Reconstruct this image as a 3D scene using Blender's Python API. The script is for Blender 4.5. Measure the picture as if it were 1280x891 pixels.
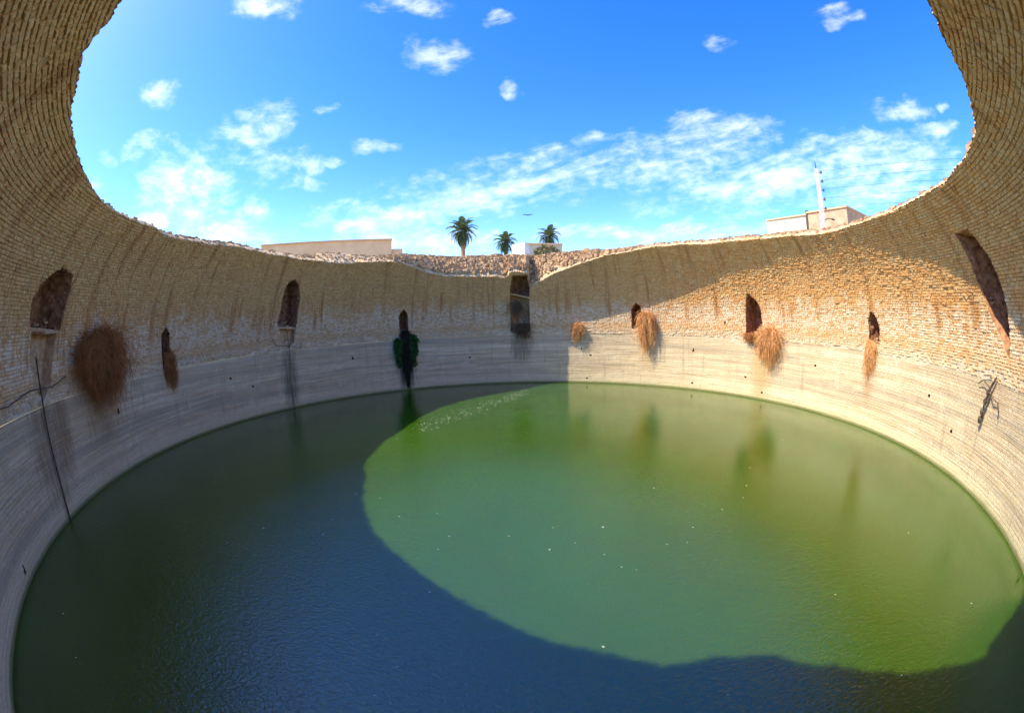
import bpy, math, random
import numpy as np
from mathutils import Vector, Matrix, noise as mnoise
random.seed(7); rs = np.random.RandomState(7)
R = math.radians
S = bpy.context.scene
for o in list(bpy.data.objects): bpy.data.objects.remove(o)

# ------------------------------------------------------------------ camera (fisheye lens, standing inside the cistern)
CAM = (0.0, -8.8544, 3.3071); PITCH, ROLL, YAW, FPX = -0.11, -0.0261, 0.0198, 517.63
cd = bpy.data.cameras.new('camera'); cd.type = 'PANO'
cd.sensor_fit = 'HORIZONTAL'; cd.sensor_width = 36.0; cd.clip_start = 0.02; cd.clip_end = 5000
pan = cd if hasattr(cd, 'panorama_type') else cd.cycles
pan.panorama_type = 'FISHEYE_LENS_POLYNOMIAL'; pan.fisheye_fov = math.pi
pan.fisheye_polynomial_k0 = 0; pan.fisheye_polynomial_k1 = -1280.0 / (36.0 * FPX)
pan.fisheye_polynomial_k2 = 0; pan.fisheye_polynomial_k3 = 0; pan.fisheye_polynomial_k4 = 0
M = Matrix.Rotation(YAW, 3, 'Z') @ Matrix.Rotation(PITCH, 3, 'X')
ax = M @ Vector((math.cos(ROLL), 0, math.sin(ROLL))); ay = M @ Vector((-math.sin(ROLL), 0, math.cos(ROLL))); az_ = -(M @ Vector((0, 1, 0)))
cam = bpy.data.objects.new('camera', cd); S.collection.objects.link(cam)
cam.matrix_world = Matrix(((ax.x, ay.x, az_.x, CAM[0]), (ax.y, ay.y, az_.y, CAM[1]), (ax.z, ay.z, az_.z, CAM[2]), (0, 0, 0, 1)))
S.camera = cam

# ------------------------------------------------------------------ light
SUN_AZ, SUN_EL = 260.0, 48.5
sd = Vector((math.sin(R(SUN_AZ)) * math.cos(R(SUN_EL)), math.cos(R(SUN_AZ)) * math.cos(R(SUN_EL)), math.sin(R(SUN_EL))))
sl = bpy.data.lights.new('sun', 'SUN'); sl.energy = 2.0; sl.angle = R(0.55); sl.color = (1.0, 0.90, 0.72)
so = bpy.data.objects.new('sun', sl); S.collection.objects.link(so)
so.rotation_euler = sd.to_track_quat('Z', 'Y').to_euler(); so.location = sd * 60
S.view_settings.view_transform = 'Standard'; S.view_settings.look = 'None'
S.view_settings.exposure = 1.92; S.view_settings.gamma = 1.0
S.cycles.max_bounces = 10; S.cycles.diffuse_bounces = 8

class NT:
    "small node-tree helper"
    def __init__(s, tree): s.t = tree; s.n = tree.nodes; s.l = tree.links
    def put(s, sock, v):
        if isinstance(v, bpy.types.NodeSocket): s.l.new(v, sock)
        elif isinstance(v, (tuple, list)):
            v = tuple(v)
            if sock.type == 'RGBA' and len(v) == 3: v = v + (1,)
            sock.default_value = v
        else: sock.default_value = v
    def m(s, op, a, b=0.0, c=None, clamp=False):
        n = s.n.new('ShaderNodeMath'); n.operation = op; n.use_clamp = clamp
        s.put(n.inputs[0], a); s.put(n.inputs[1], b)
        if c is not None: s.put(n.inputs[2], c)
        return n.outputs[0]
    def vm(s, op, a, b=(0, 0, 0)):
        n = s.n.new('ShaderNodeVectorMath'); n.operation = op; s.put(n.inputs[0], a)
        if op == 'SCALE': s.put(n.inputs[3], b)
        else: s.put(n.inputs[1], b)
        return n.outputs[1] if op in ('DOT_PRODUCT', 'LENGTH', 'DISTANCE') else n.outputs[0]
    def comb(s, x, y, z=0.0):
        n = s.n.new('ShaderNodeCombineXYZ'); s.put(n.inputs[0], x); s.put(n.inputs[1], y); s.put(n.inputs[2], z); return n.outputs[0]
    def sep(s, v):
        n = s.n.new('ShaderNodeSeparateXYZ'); s.put(n.inputs[0], v); return n.outputs
    def noise(s, v, scale, detail=4, rough=.55, dist=0.0):
        n = s.n.new('ShaderNodeTexNoise'); s.put(n.inputs['Vector'], v); n.inputs['Scale'].default_value = scale
        n.inputs['Detail'].default_value = detail; n.inputs['Roughness'].default_value = rough; n.inputs['Distortion'].default_value = dist
        return n.outputs[0]
    def mr(s, v, a, b, c=0.0, d=1.0, smooth=True):
        n = s.n.new('ShaderNodeMapRange'); n.interpolation_type = 'SMOOTHSTEP' if smooth else 'LINEAR'
        s.put(n.inputs[0], v); s.put(n.inputs[1], a); s.put(n.inputs[2], b); s.put(n.inputs[3], c); s.put(n.inputs[4], d); return n.outputs[0]
    def mix(s, f, a, b, mode='MIX'):
        n = s.n.new('ShaderNodeMix'); n.data_type = 'RGBA'; n.blend_type = mode
        s.put(n.inputs[0], f); s.put(n.inputs[6], a); s.put(n.inputs[7], b); return n.outputs[2]
    def bump(s, h, strength=.5, dist=.02, normal=None):
        n = s.n.new('ShaderNodeBump'); s.put(n.inputs['Height'], h); n.inputs['Strength'].default_value = strength; n.inputs['Distance'].default_value = dist
        if normal is not None: s.put(n.inputs['Normal'], normal)
        return n.outputs[0]

# ------------------------------------------------------------------ sky with clouds (by direction, all round)
W = bpy.data.worlds.new('World'); S.world = W; W.use_nodes = True
w = NT(W.node_tree); bg = W.node_tree.nodes['Background']; bg.inputs[1].default_value = 0.120
sky = w.n.new('ShaderNodeTexSky'); sky.sky_type = 'NISHITA'; sky.sun_disc = False
sky.sun_elevation = R(SUN_EL); sky.sun_rotation = R(SUN_AZ); sky.altitude = 600; sky.air_density = 1.0; sky.dust_density = .6; sky.ozone_density = 2.6
tc = w.n.new('ShaderNodeTexCoord'); D = tc.outputs['Generated']
CLOUDS = [(-40.7, 40.6, .054, .027, 6.6), (-16.9, 42.5, .068, .023, 1.8), (-1.7, 40.4, .031, .019, -1.5), (-12, 35.8, .058, .031, .2), (.3, 30.8, .017, .015, -1.7), (-51.4, 28.7, .043, .027, 4.5),
 (-28.1, 28.5, .031, .014, 1.4), (-19.9, 22.9, .043, .014, -.2), (-39, 25.3, .076, .040, 32), (-52.6, 22.2, .054, .023, 2.3), (-58.4, 20.9, .019, .017, 2.3), (-45.2, 18.1, .112, .062, .4),
 (-35.8, 20.7, .097, .029, .5), (-36.4, 13.9, .048, .023, -1), (-29.9, 18, .039, .015, -.4), (-26.1, 21.4, .029, .01, 0), (31.6, 35, .031, .012, -6.6), (52.6, 35.8, .039, .019, -10.6),
 (51.3, 21.6, .039, .015, -4.8), (56.2, 24.1, .048, .015, -6.2), (44.4, 21.7, .039, .012, -4.3), (60.6, 21.6, .048, .012, -5.5), (62.2, 24.2, .015, .008, -6.9), (-59.1, 16.7, .023, .015, .8),
 (-50.9, 13.6, .039, .015, -.7), (-18.5, 12.7, .164, .035, -1.4), (-6.2, 16.6, .184, .046, 4), (6.3, 19, .193, .046, 6), (20.1, 20.2, .213, .052, 5), (30.4, 23.9, .097, .031, -3.8),
 (34.4, 16.9, .242, .062, -2.5), (49.2, 17.2, .222, .066, -3.1), (11.2, 22.7, .048, .015, 8), (22.6, 10.4, .271, .017, -1.2), (-14, 10.2, .174, .027, -1.7), (-40.7, 12, .116, .023, -1.4),
 (95, 20, .25, .05, 0), (140, 24, .2, .05, 3), (-100, 15, .2, .04, 0), (-150, 22, .25, .05, -4), (178, 35, .1, .04, 0), (-90, 35, .16, .09, 5), (-130, 48, .2, .12, 9), (150, 55, .2, .1, -8), (60, 60, .15, .08, 0), (100, 45, .2, .08, 3), (-60, 62, .16, .08, 0), (0, 75, .2, .1, 0), (-170, 68, .2, .1, 0)]  # last row: clouds out of view, several added to raise the fill light
wob = w.n.new('ShaderNodeTexNoise'); w.put(wob.inputs['Vector'], D); wob.inputs['Scale'].default_value = 9; wob.inputs['Detail'].default_value = 3
DW = w.vm('ADD', D, w.vm('SCALE', w.vm('SUBTRACT', wob.outputs['Color'], (.5, .5, .5)), .09))
acc = None
for a, e, sw, sh, ang in CLOUDS:
    a, e, g = R(a), R(e), R(ang)
    c = Vector((math.sin(a) * math.cos(e), math.cos(a) * math.cos(e), math.sin(e))); t = Vector((math.cos(a), -math.sin(a), 0)); u = -t.cross(c)
    if u.z < 0: u = -u
    t2 = t * math.cos(g) + u * math.sin(g); u2 = u * math.cos(g) - t * math.sin(g)
    A = w.vm('DOT_PRODUCT', DW, tuple(t2 / (sw * 1.75))); B = w.vm('DOT_PRODUCT', DW, tuple(u2 / (sh * 1.9)))
    r2 = w.m('ADD', w.m('MULTIPLY', A, A), w.m('MULTIPLY', B, B))
    front = w.m('GREATER_THAN', w.vm('DOT_PRODUCT', D, tuple(c)), 0.3)
    k = w.m('MULTIPLY', w.m('SUBTRACT', 1.0, r2, clamp=True), front)
    acc = k if acc is None else w.m('MAXIMUM', acc, k)
ds = w.sep(D)
# cloud texture: flattened so that clouds streak along the horizon
puffy = w.comb(ds[0], ds[1], w.m('MULTIPLY', ds[2], 1.8))
fl = w.comb(w.m('ADD', ds[0], w.m('MULTIPLY', ds[2], -1.1)), ds[1], w.m('ADD', w.m('MULTIPLY', ds[2], 3.4), w.m('MULTIPLY', ds[0], -.55)))
side = w.mr(ds[0], -.35, .0)
n1p = w.noise(puffy, 9.0, 8, .62, .5); n1s = w.noise(fl, 7.0, 8, .62, .5)
n1 = w.m('ADD', w.m('MULTIPLY', n1p, w.m('SUBTRACT', 1.0, side)), w.m('MULTIPLY', n1s, side)); n2 = w.noise(puffy, 26.0, 5, .6, .2)
nn = w.m('ADD', w.m('MULTIPLY', n1, .7), w.m('MULTIPLY', n2, .45))
dens = w.mr(w.m('ADD', w.m('MULTIPLY', acc, .52), w.m('MULTIPLY', nn, 1.9)), 1.22, 2.25)
dens = w.m('MULTIPLY', dens, w.mr(acc, 0.0, .55))
hs = w.n.new('ShaderNodeHueSaturation'); hs.inputs['Hue'].default_value = .517; hs.inputs['Saturation'].default_value = 1.38; hs.inputs['Value'].default_value = 1.0
w.put(hs.inputs['Color'], sky.outputs[0])
lp = w.mix(w.m('MULTIPLY', dens, .80), hs.outputs[0], (4.3, 4.4, 4.6))
w.put(bg.inputs[0], lp)

# ------------------------------------------------------------------ object helpers
def link(o, parent=None):
    S.collection.objects.link(o)
    if parent is not None: o.parent = parent
    return o
def tag(o, label=None, cat=None, group=None, kind=None):
    for k, v in (('label', label), ('category', cat), ('group', group), ('kind', kind)):
        if v: o[k] = v
    return o
def empty(name, loc=(0, 0, 0), parent=None):
    o = bpy.data.objects.new(name, None); o.location = loc; o.empty_display_size = .2; return link(o, parent)
class MB:
    def __init__(s): s.v = []; s.f = []; s.uv = []; s.rnd = []
    def add(s, vs, fs, uv=(0, 0), rnd=0.5):
        b = len(s.v); s.v.extend(vs)
        for f in fs: s.f.append([i + b for i in f]); s.rnd.append(rnd)
        s.uv.extend([uv] * len(vs) if isinstance(uv, tuple) else uv)
    def mesh(s, name, mat, smooth=False):
        me = bpy.data.meshes.new(name); me.from_pydata([tuple(p) for p in s.v], [], s.f)
        if s.f:
            li = np.zeros(len(me.loops), dtype=np.int32); me.loops.foreach_get('vertex_index', li)
            uvl = me.uv_layers.new(name='UVMap'); uvl.data.foreach_set('uv', np.array(s.uv, dtype=np.float32)[li].ravel())
            at = me.attributes.new('rnd', 'FLOAT', 'FACE'); at.data.foreach_set('value', np.array(s.rnd, dtype=np.float32))
            if smooth: me.polygons.foreach_set('use_smooth', [True] * len(me.polygons))
        me.materials.append(mat); return me
    def build(s, name, mat, parent=None, smooth=False, kind=None, loc=None):
        o = bpy.data.objects.new(name, s.mesh(name, mat, smooth))
        if loc is not None: o.location = loc
        if kind: o['kind'] = kind
        return link(o, parent)
    def box(s, c, sx, sy, sz, ang=0, uv=(0, 0), rnd=.5):
        ca, sa = math.cos(ang), math.sin(ang); vs = []
        for z in (0, sz):
            for x, y in ((-sx / 2, -sy / 2), (sx / 2, -sy / 2), (sx / 2, sy / 2), (-sx / 2, sy / 2)):
                vs.append((c[0] + x * ca - y * sa, c[1] + x * sa + y * ca, c[2] + z))
        s.add(vs, [(3, 2, 1, 0), (4, 5, 6, 7), (0, 1, 5, 4), (1, 2, 6, 5), (2, 3, 7, 6), (3, 0, 4, 7)], uv, rnd)
    def tube(s, pts, rads, n=5, rnd=.5, cap=True):
        pts = [Vector(p) for p in pts]; rings = []; vs = []
        for i, p in enumerate(pts):
            d = (pts[min(i + 1, len(pts) - 1)] - pts[max(i - 1, 0)]); d = d.normalized() if d.length > 1e-9 else Vector((0, 0, 1))
            a = d.cross(Vector((0.13, .21, 1))); a = a.normalized() if a.length > 1e-4 else Vector((1, 0, 0)); b = d.cross(a)
            r = rads[i] if isinstance(rads, (list, tuple)) else rads
            for k in range(n):
                t = 2 * math.pi * k / n; vs.append(p + a * (r * math.cos(t)) + b * (r * math.sin(t)))
        fs = []
        for i in range(len(pts) - 1):
            for k in range(n):
                fs.append((i * n + k, i * n + (k + 1) % n, (i + 1) * n + (k + 1) % n, (i + 1) * n + k))
        if cap: fs.append(tuple(range(n))); fs.append(tuple(range((len(pts) - 1) * n, len(pts) * n))[::-1])
        s.add([tuple(v) for v in vs], fs, (0, 0), rnd)

def new_mat(name, rough=.9, spec=.25):
    m = bpy.data.materials.new(name); m.use_nodes = True; t = NT(m.node_tree); b = m.node_tree.nodes['Principled BSDF']
    b.inputs['Roughness'].default_value = rough; b.inputs['Specular IOR Level'].default_value = spec
    return m, t, b
def uvn(t):
    u = t.n.new('ShaderNodeUVMap'); u.uv_map = 'UVMap'; return t.sep(u.outputs[0])
def rnd_attr(t):
    a = t.n.new('ShaderNodeAttribute'); a.attribute_name = 'rnd'; return a.outputs['Fac']
def blob(t, u, v, cu, cv, su, sv, soft=1.0):
    a = t.m('DIVIDE', t.m('SUBTRACT', u, cu), su); b = t.m('DIVIDE', t.m('SUBTRACT', v, cv), sv)
    return t.m('SUBTRACT', 1.0, t.m('ADD', t.m('MULTIPLY', a, a), t.m('MULTIPLY', b, b)), clamp=True)
U = lambda a: a * math.pi / 18.0          # azimuth in degrees -> metres along the wall (radius 10)

# ------------------------------------------------------------------ cistern profile: vertical wall below, ellipsoidal dome above
R0, HS, BD = 10.0, 2.55, 6.0
PH = np.linspace(0, 1.2, 1200)
ARC = np.concatenate([[0], np.cumsum(np.hypot(np.diff(R0 * np.cos(PH)), np.diff(BD * np.sin(PH))))])
def prof(s):
    "s = height on the wall up to HS, then arc length up the dome -> radius, height, normal (outwards, up)"
    if s <= HS: return R0, s, 1.0, 0.0
    p = float(np.interp(s - HS, ARC, PH)); nx, nz = math.cos(p) / R0, math.sin(p) / BD; l = math.hypot(nx, nz)
    return R0 * math.cos(p), HS + BD * math.sin(p), nx / l, nz / l
def s_of_h(h):
    if h <= HS: return h
    return HS + float(np.interp(math.asin(min((h - HS) / BD, .93)), PH, ARC))
def surf(a, s, off=0.0):
    r, h, nr, nz = prof(s); r += off * nr; h += off * nz
    return (r * math.sin(R(a)), r * math.cos(R(a)), h)
RIM = [(-180, 5.5), (-172, 5.78), (-165, 6.02), (-158, 6.2), (-154, 6.2), (-150.7, 6.06), (-143.5, 5.98), (-135.5, 5.92), (-127, 5.83), (-120, 5.73), (-111, 5.70), (-104, 5.73), (-101, 5.64), (-78.4, 5.65), (-64, 5.5), (-50.3, 5.38), (-42, 5.44), (-32.7, 5.46), (-25.6, 5.06),
       (-19, 4.86), (-6, 4.82), (-3, 4.74), (-2.2, 4.98), (-.9, 5.0), (2.6, 4.96), (3.2, 4.3), (5, 4.52), (9, 4.84), (15.8, 5.18), (20, 5.34), (25, 5.52), (32, 5.63), (39, 5.74), (47, 5.71), (57.3, 5.69), (71, 5.66), (79, 5.6), (86, 5.52), (98, 5.57), (110, 5.59), (126, 5.62),
       (132, 5.63), (137.5, 5.69), (142.7, 5.84), (149.4, 6.03), (154, 6.08), (160, 6.0), (170, 5.6), (180, 5.6)]
ra = [p[0] for p in RIM]; rh = [p[1] for p in RIM]
jag = rs.uniform(-1, 1, 1440)
def rim_h(a):
    a = (a + 180) % 360 - 180; x = (a + 180) * 4; i = int(x) % 1440
    n = mnoise.noise(Vector((math.sin(R(a)) * 9, math.cos(R(a)) * 9, 3.3)))
    return float(np.interp(a, ra, rh)) + jag[i] * .014 + n * .035
RS = np.array([s_of_h(rim_h(-180 + i * .25)) for i in range(1441)])
def rim_s(a): return RS[int(round(((a + 180) % 360) * 4)) % 1440]

# openings: outline in (azimuth, height); depth
NICHES = dict(
 A=([(-121.8, 4.52), (-120.2, 4.66), (-117.1, 4.56), (-116.4, 4.26), (-116.6, 3.88), (-116.7, 3.55), (-118.1, 3.51), (-123.3, 3.58), (-124.1, 3.74), (-124.5, 4.06), (-123.6, 4.32)], .75),
 A2=([(-123.2, 3.56), (-117.5, 3.48), (-117.8, 3.14), (-118.8, 2.6), (-120.8, 2.30), (-122.2, 2.5), (-123.3, 3.21)], .24),
 D=([(-61.4, 4.70), (-60, 4.80), (-58.6, 4.62), (-57.6, 4.16), (-57.7, 3.33), (-58, 3.06), (-62.6, 3.12), (-62.9, 3.26), (-62.2, 3.72), (-62.1, 4.40)], .8),
 D2=([(-62.3, 3.04), (-58.2, 3.0), (-58.6, 2.5), (-60, 2.3), (-61.8, 2.45)], .2),
 E=([(-30.1, 3.55), (-29.2, 3.38), (-28.9, 3.1), (-28.9, 2.54), (-31.2, 2.53), (-31.4, 3.2), (-31, 3.38)], .6),
 C=([(-91, 3.43), (-90.1, 3.22), (-89.8, 2.69), (-90.2, 2.26), (-91.9, 2.24), (-92.1, 2.73), (-92.1, 3.2)], .55),
 H=([(30.7, 3.58), (31.8, 3.40), (32, 3.0), (31, 2.5), (29.2, 2.42), (29.2, 3.25), (29.8, 3.46)], .9),
 I=([(60, 3.92), (59.2, 3.66), (58.8, 3.2), (58.7, 2.34), (62.4, 2.36), (62.9, 2.8), (62.8, 3.3), (62, 3.62), (60.6, 3.81)], .8),
 J=([(90.6, 3.40), (91.7, 3.22), (92.4, 2.95), (92.5, 2.5), (89.8, 2.48), (89.6, 3.1)], .6),
 K=([(117.5, 4.89), (121, 4.88), (122.5, 4.4), (123.1, 3.86), (123.2, 3.28), (123.2, 2.64), (121.6, 2.95), (119.4, 3.38), (118, 3.99), (117.8, 4.5)], .8),
 F=([(-1.6, 4.86), (2.4, 4.84), (3.0, 4.3), (2.8, 3.9), (-2.3, 4.1), (-2.1, 4.5)], .8),
 F2=([(-2.3, 4.04), (2.8, 3.84), (2.7, 2.4), (1, 2.28), (-2.3, 2.34)], .42))
HOLES = [(45.35, 1.62), (45.19, .28), (59.08, .74), (76.75, 1.51), (63.49, .24), (53.34, 2.77), (-104.28, 1.48), (105.47, 1.47), (-13.27, 1.25), (-43.75, 1.61), (16.14, 1.55), (18.4, 1.25), (-135.19, .25), (136.5, .15), (-75.56, 1.54), (17.5, .2), (-70, 1.1), (112, .9)]
POLY = {k: ([(a, s_of_h(h)) for a, h in p], d) for k, (p, d) in NICHES.items()}
for i, (a, h) in enumerate(HOLES):
    da, dh = rs.uniform(.15, .3), rs.uniform(.03, .06)
    POLY['p%d' % i] = ([(a - da, s_of_h(h - dh)), (a + da, s_of_h(h - dh * .8)), (a + da * .8, s_of_h(h + dh)), (a - da * .7, s_of_h(h + dh * 1.1))], .22)
def inpoly(a, s, p):
    c = False; j = len(p) - 1
    for i in range(len(p)):
        if (p[i][1] > s) != (p[j][1] > s) and a < (p[j][0] - p[i][0]) * (s - p[i][1]) / (p[j][1] - p[i][1]) + p[i][0]: c = not c
        j = i
    return c
BBS = [(min(x[0] for x in p), max(x[0] for x in p), min(x[1] for x in p), max(x[1] for x in p), p) for p, d in POLY.values()]
def in_open(a, s):
    for x0, x1, y0, y1, p in BBS:
        if x0 <= a <= x1 and y0 <= s <= y1 and inpoly(a, s, p): return True
    return False

# ------------------------------------------------------------------ materials
def mat_brick(name, mortar=False):
    m, t, b = new_mat(name, .92, .15); uv = uvn(t); u, v = uv[0], uv[1]; p2 = t.comb(u, v); rnd = rnd_attr(t)
    big = t.noise(p2, .55, 4, .6); med = t.noise(p2, 2.6, 5, .65); fine = t.noise(p2, 28, 4, .7)
    st = t.noise(t.comb(t.m('MULTIPLY', u, 2.3), t.m('MULTIPLY', v, .16)), 1.3, 5, .65)
    right = t.mr(u, U(20), U(50))  # sunlit side: extra orange puts the sun's warmth into the brick colour
    tan = t.mix(rnd, (.70, .40, .15), (.84, .53, .225))
    org = t.mix(rnd, (.70, .30, .080), (.88, .46, .145))
    col = t.mix(t.m('MULTIPLY', t.mr(med, .38, .62), t.m('ADD', .22, t.m('MULTIPLY', right, .55))), tan, org)
    # colour mixed darker towards the top of the dome
    hi = t.mr(t.m('ADD', v, t.m('MULTIPLY', big, 1.2)), 4.6, 6.6)
    col = t.mix(t.m('MULTIPLY', hi, .15), col, (.50, .28, .095))
    # lime wash remains above the spring line, ragged upper edge, washed off in streaks
    edge = t.m('ADD', t.m('MULTIPLY', t.m('SUBTRACT', med, .5), 1.1), t.m('MULTIPLY', t.m('SUBTRACT', st, .5), 2.2))
    wz = t.m('MULTIPLY', t.mr(t.m('ADD', v, edge), 3.85, 3.15), t.mr(v, 2.45, 2.85))
    wz = t.m('MULTIPLY', wz, t.mr(t.m('ADD', t.m('MULTIPLY', rnd, .6), t.m('MULTIPLY', fine, 1.1)), .45, 1.05))
    col = t.mix(t.m('MULTIPLY', wz, .85), col, (.84, .69, .48))
    lo = t.mr(t.m('ADD', v, t.m('MULTIPLY', t.m('SUBTRACT', med, .5), .7)), 2.75, 2.35)
    col = t.mix(t.m('MULTIPLY', lo, .8), col, t.mix(rnd, (.62, .44, .24), (.80, .64, .41)))
    # brown run-off streaks
    sk = t.m('MULTIPLY', t.mr(st, .52, .66), t.mr(v, 2.5, 3.4))
    col = t.mix(t.m('MULTIPLY', sk, .72), col, (.44, .19, .065))
    st9 = t.noise(t.comb(t.m('MULTIPLY', u, 7.5), t.m('MULTIPLY', v, .30)), 1.2, 4, .7)
    col = t.mix(t.m('MULTIPLY', t.mr(st9, .53, .68), t.m('MULTIPLY', t.mr(v, 2.9, 4.2, 0, .5), t.mr(big, .42, .58))), col, (.34, .165, .06))
    col = t.mix(t.mr(fine, .3, .8, 0, .5), col, t.mix(.5, col, (.16, .10, .06)))
    if mortar: col = t.mix(t.mr(v, 2.7, 2.35, .45, .8), col, t.mix(t.mr(v, 2.7, 2.35), (.34, .21, .11), t.mix(t.mr(med, .4, .6), (.50, .41, .29), (.74, .61, .42))))
    b.inputs['Base Color'].default_value = (1, 1, 1, 1); t.put(b.inputs['Base Color'], col)
    g = t.n.new('ShaderNodeNewGeometry')
    nb = t.noise(g.outputs['Position'], 45, 4, .7)
    t.put(b.inputs['Normal'], t.bump(nb, .5, .012)); return m
def mat_plaster():
    m, t, b = new_mat('lime_plaster', .88, .2); uv = uvn(t); u, v = uv[0], uv[1]; p2 = t.comb(u, v)
    big = t.noise(p2, .5, 4, .6); med = t.noise(p2, 3.2, 5, .65); fine = t.noise(p2, 30, 4, .7)
    lines = t.noise(t.comb(t.m('MULTIPLY', u, .045), t.m('ADD', v, t.m('MULTIPLY', big, .02))), 9, 6, .72)
    l2 = t.noise(t.comb(t.m('MULTIPLY', u, .35), t.m('ADD', v, t.m('MULTIPLY', big, .02))), 16, 4, .6)
    col = t.mix(t.mr(lines, .33, .66), (.62, .43, .22), (.90, .71, .41))
    col = t.mix(t.mr(l2, .45, .62, 0, .5), col, (.62, .52, .40))
    bt = t.n.new('ShaderNodeTexBrick'); t.put(bt.inputs['Vector'], t.comb(t.m('ADD', u, t.m('MULTIPLY', fine, .03)), t.m('ADD', v, t.m('MULTIPLY', fine, .02)))); bt.inputs['Scale'].default_value = 1.0
    bt.inputs['Brick Width'].default_value = .15; bt.inputs['Row Height'].default_value = .075; bt.inputs['Mortar Size'].default_value = .010; bt.inputs['Mortar Smooth'].default_value = .6
    joint = bt.outputs['Fac']; jf = t.m('MULTIPLY', joint, t.mr(med, .35, .65, .15, 1.0))
    col = t.mix(t.m('MULTIPLY', jf, .45), col, (.36, .27, .18))
    top = t.m('MULTIPLY', t.mr(t.m('ADD', v, t.m('MULTIPLY', med, .25)), 1.6, 2.2), .35)
    col = t.mix(top, col, t.mix(t.mr(med, .4, .6), (.50, .38, .23), (.63, .44, .22)))
    wl = t.noise(t.comb(t.m('MULTIPLY', u, .03), t.m('ADD', v, t.m('MULTIPLY', big, .10))), 3.2, 3, .6)
    col = t.mix(t.mr(wl, .50, .62, 0, .55), col, (.44, .36, .25)); col = t.mix(t.mr(wl, .46, .36, 0, .5), col, (.90, .76, .50))
    pc = t.noise(p2, 1.1, 6, .72, .6); col = t.mix(t.mr(pc, .54, .66, 0, .5), col, (.60, .42, .23)); col = t.mix(t.mr(pc, .44, .34, 0, .45), col, (.90, .77, .54))
    base = t.mr(t.m('ADD', v, t.m('MULTIPLY', big, .3)), .75, .30)
    col = t.mix(t.m('MULTIPLY', base, .55), col, (.90, .75, .46))
    # stain runs with a shape of their own
    for cu, cv, su, sv, kk, cc in ((-29.9, .9, .55, 1.7, .95, (.02, .022, .012)), (-60.3, 1.1, .5, 2.0, .75, (.14, .11, .06)), (-121.3, 1.6, 1.1, 1.7, .75, (.30, .18, .08)), (-117.6, 1.7, .4, 1.4, .7, (.33, .20, .09)),
                                   (63.0, 1.1, .75, 1.9, .75, (.60, .38, .15)), (33.5, 1.4, .7, 1.2, .6, (.62, .42, .20)), (90.2, 1.5, .45, 1.1, .65, (.50, .28, .13)), (0.3, 1.7, .7, 1.1, .7, (.16, .12, .07)), (121, 2.0, .8, .4, .4, (.5, .3, .15)), (-108, 1.6, .9, 1.1, .5, (.30, .18, .08))):
        bb = blob(t, u, v, U(cu), cv, su, sv)
        st = t.noise(t.comb(t.m('MULTIPLY', u, 7), t.m('MULTIPLY', v, .8)), 1.6, 4, .7)
        col = t.mix(t.m('MULTIPLY', t.mr(t.m('ADD', bb, t.m('MULTIPLY', t.m('SUBTRACT', st, .5), 1.7)), .15, 1.15), kk), col, cc)
    st2 = t.noise(t.comb(t.m('MULTIPLY', u, 3.2), t.m('MULTIPLY', v, .22)), 1.5, 4, .65)
    col = t.mix(t.mr(st2, .56, .72, 0, .45), col, (.36, .25, .14))
    pit = t.mr(t.noise(p2, 9, 2, .5), .68, .74)
    col = t.mix(t.m('MULTIPLY', pit, .6), col, (.22, .18, .13))
    col = t.mix(t.mr(fine, .35, .8, 0, .38), col, (.24, .20, .15))
    alg = t.mr(t.m('ADD', v, t.m('MULTIPLY', med, .05)), .115, .06)
    col = t.mix(alg, col, (.045, .05, .015))
    yel = t.m('MULTIPLY', t.mr(t.m('ADD', v, t.m('MULTIPLY', med, .12)), .32, .12), .45)
    col = t.mix(yel, col, (.50, .46, .20))
    t.put(b.inputs['Base Color'], col)
    h = t.m('ADD', t.m('MULTIPLY', lines, 1.0), t.m('SUBTRACT', t.m('ADD', t.m('MULTIPLY', fine, .6), t.m('MULTIPLY', l2, .5)), t.m('MULTIPLY', jf, .6)))
    t.put(b.inputs['Normal'], t.bump(h, .8, .03)); return m
def mat_simple(name, c1, c2, scale=12, rough=.9, bump=.4, spec=.2, rndmix=False):
    m, t, b = new_mat(name, rough, spec); g = t.n.new('ShaderNodeNewGeometry'); P = g.outputs['Position']
    f = t.mr(t.noise(P, scale, 5, .65), .32, .68)
    if rndmix: f = t.m('ADD', t.m('MULTIPLY', f, .4), t.m('MULTIPLY', rnd_attr(t), .6), clamp=True)
    t.put(b.inputs['Base Color'], t.mix(f, c1, c2))
    if bump: t.put(b.inputs['Normal'], t.bump(t.noise(P, scale * 3, 4, .7), bump, .02))
    return m
MB_ = mat_brick('weathered_brick'); MM = mat_brick('lime_mortar', True); MP = mat_plaster()
M_in = mat_simple('niche_earth', (.22, .09, .04), (.54, .28, .14), 7, bump=.9)
M_block = mat_simple('niche_blocking', (.40, .22, .10), (.66, .44, .24), 8, bump=.8)
M_hole = mat_simple('hole_inside', (.05, .035, .02), (.12, .08, .05), 20)  # dark colour puts the shade inside the small holes into the material
M_edge = mat_simple('broken_mortar_edge', (.52, .33, .16), (.74, .52, .29), 7, bump=.9)
M_rub = mat_simple('rubble_stone', (.27, .15, .07), (.64, .42, .22), 6, bump=.7, rndmix=True)
M_twig = mat_simple('dry_twig', (.28, .10, .03), (.64, .28, .09), 5, bump=0, rndmix=True)
M_twigo = mat_simple('dry_orange_twig', (.60, .28, .09), (.88, .52, .22), 5, bump=0, rndmix=True)
M_twigd = mat_simple('dark_twig', (.07, .045, .025), (.26, .16, .08), 5, bump=0, rndmix=True)
M_green = mat_simple('fern_leaf', (.014, .06, .012), (.05, .16, .03), 5, bump=0, rndmix=True, rough=.6)
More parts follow.
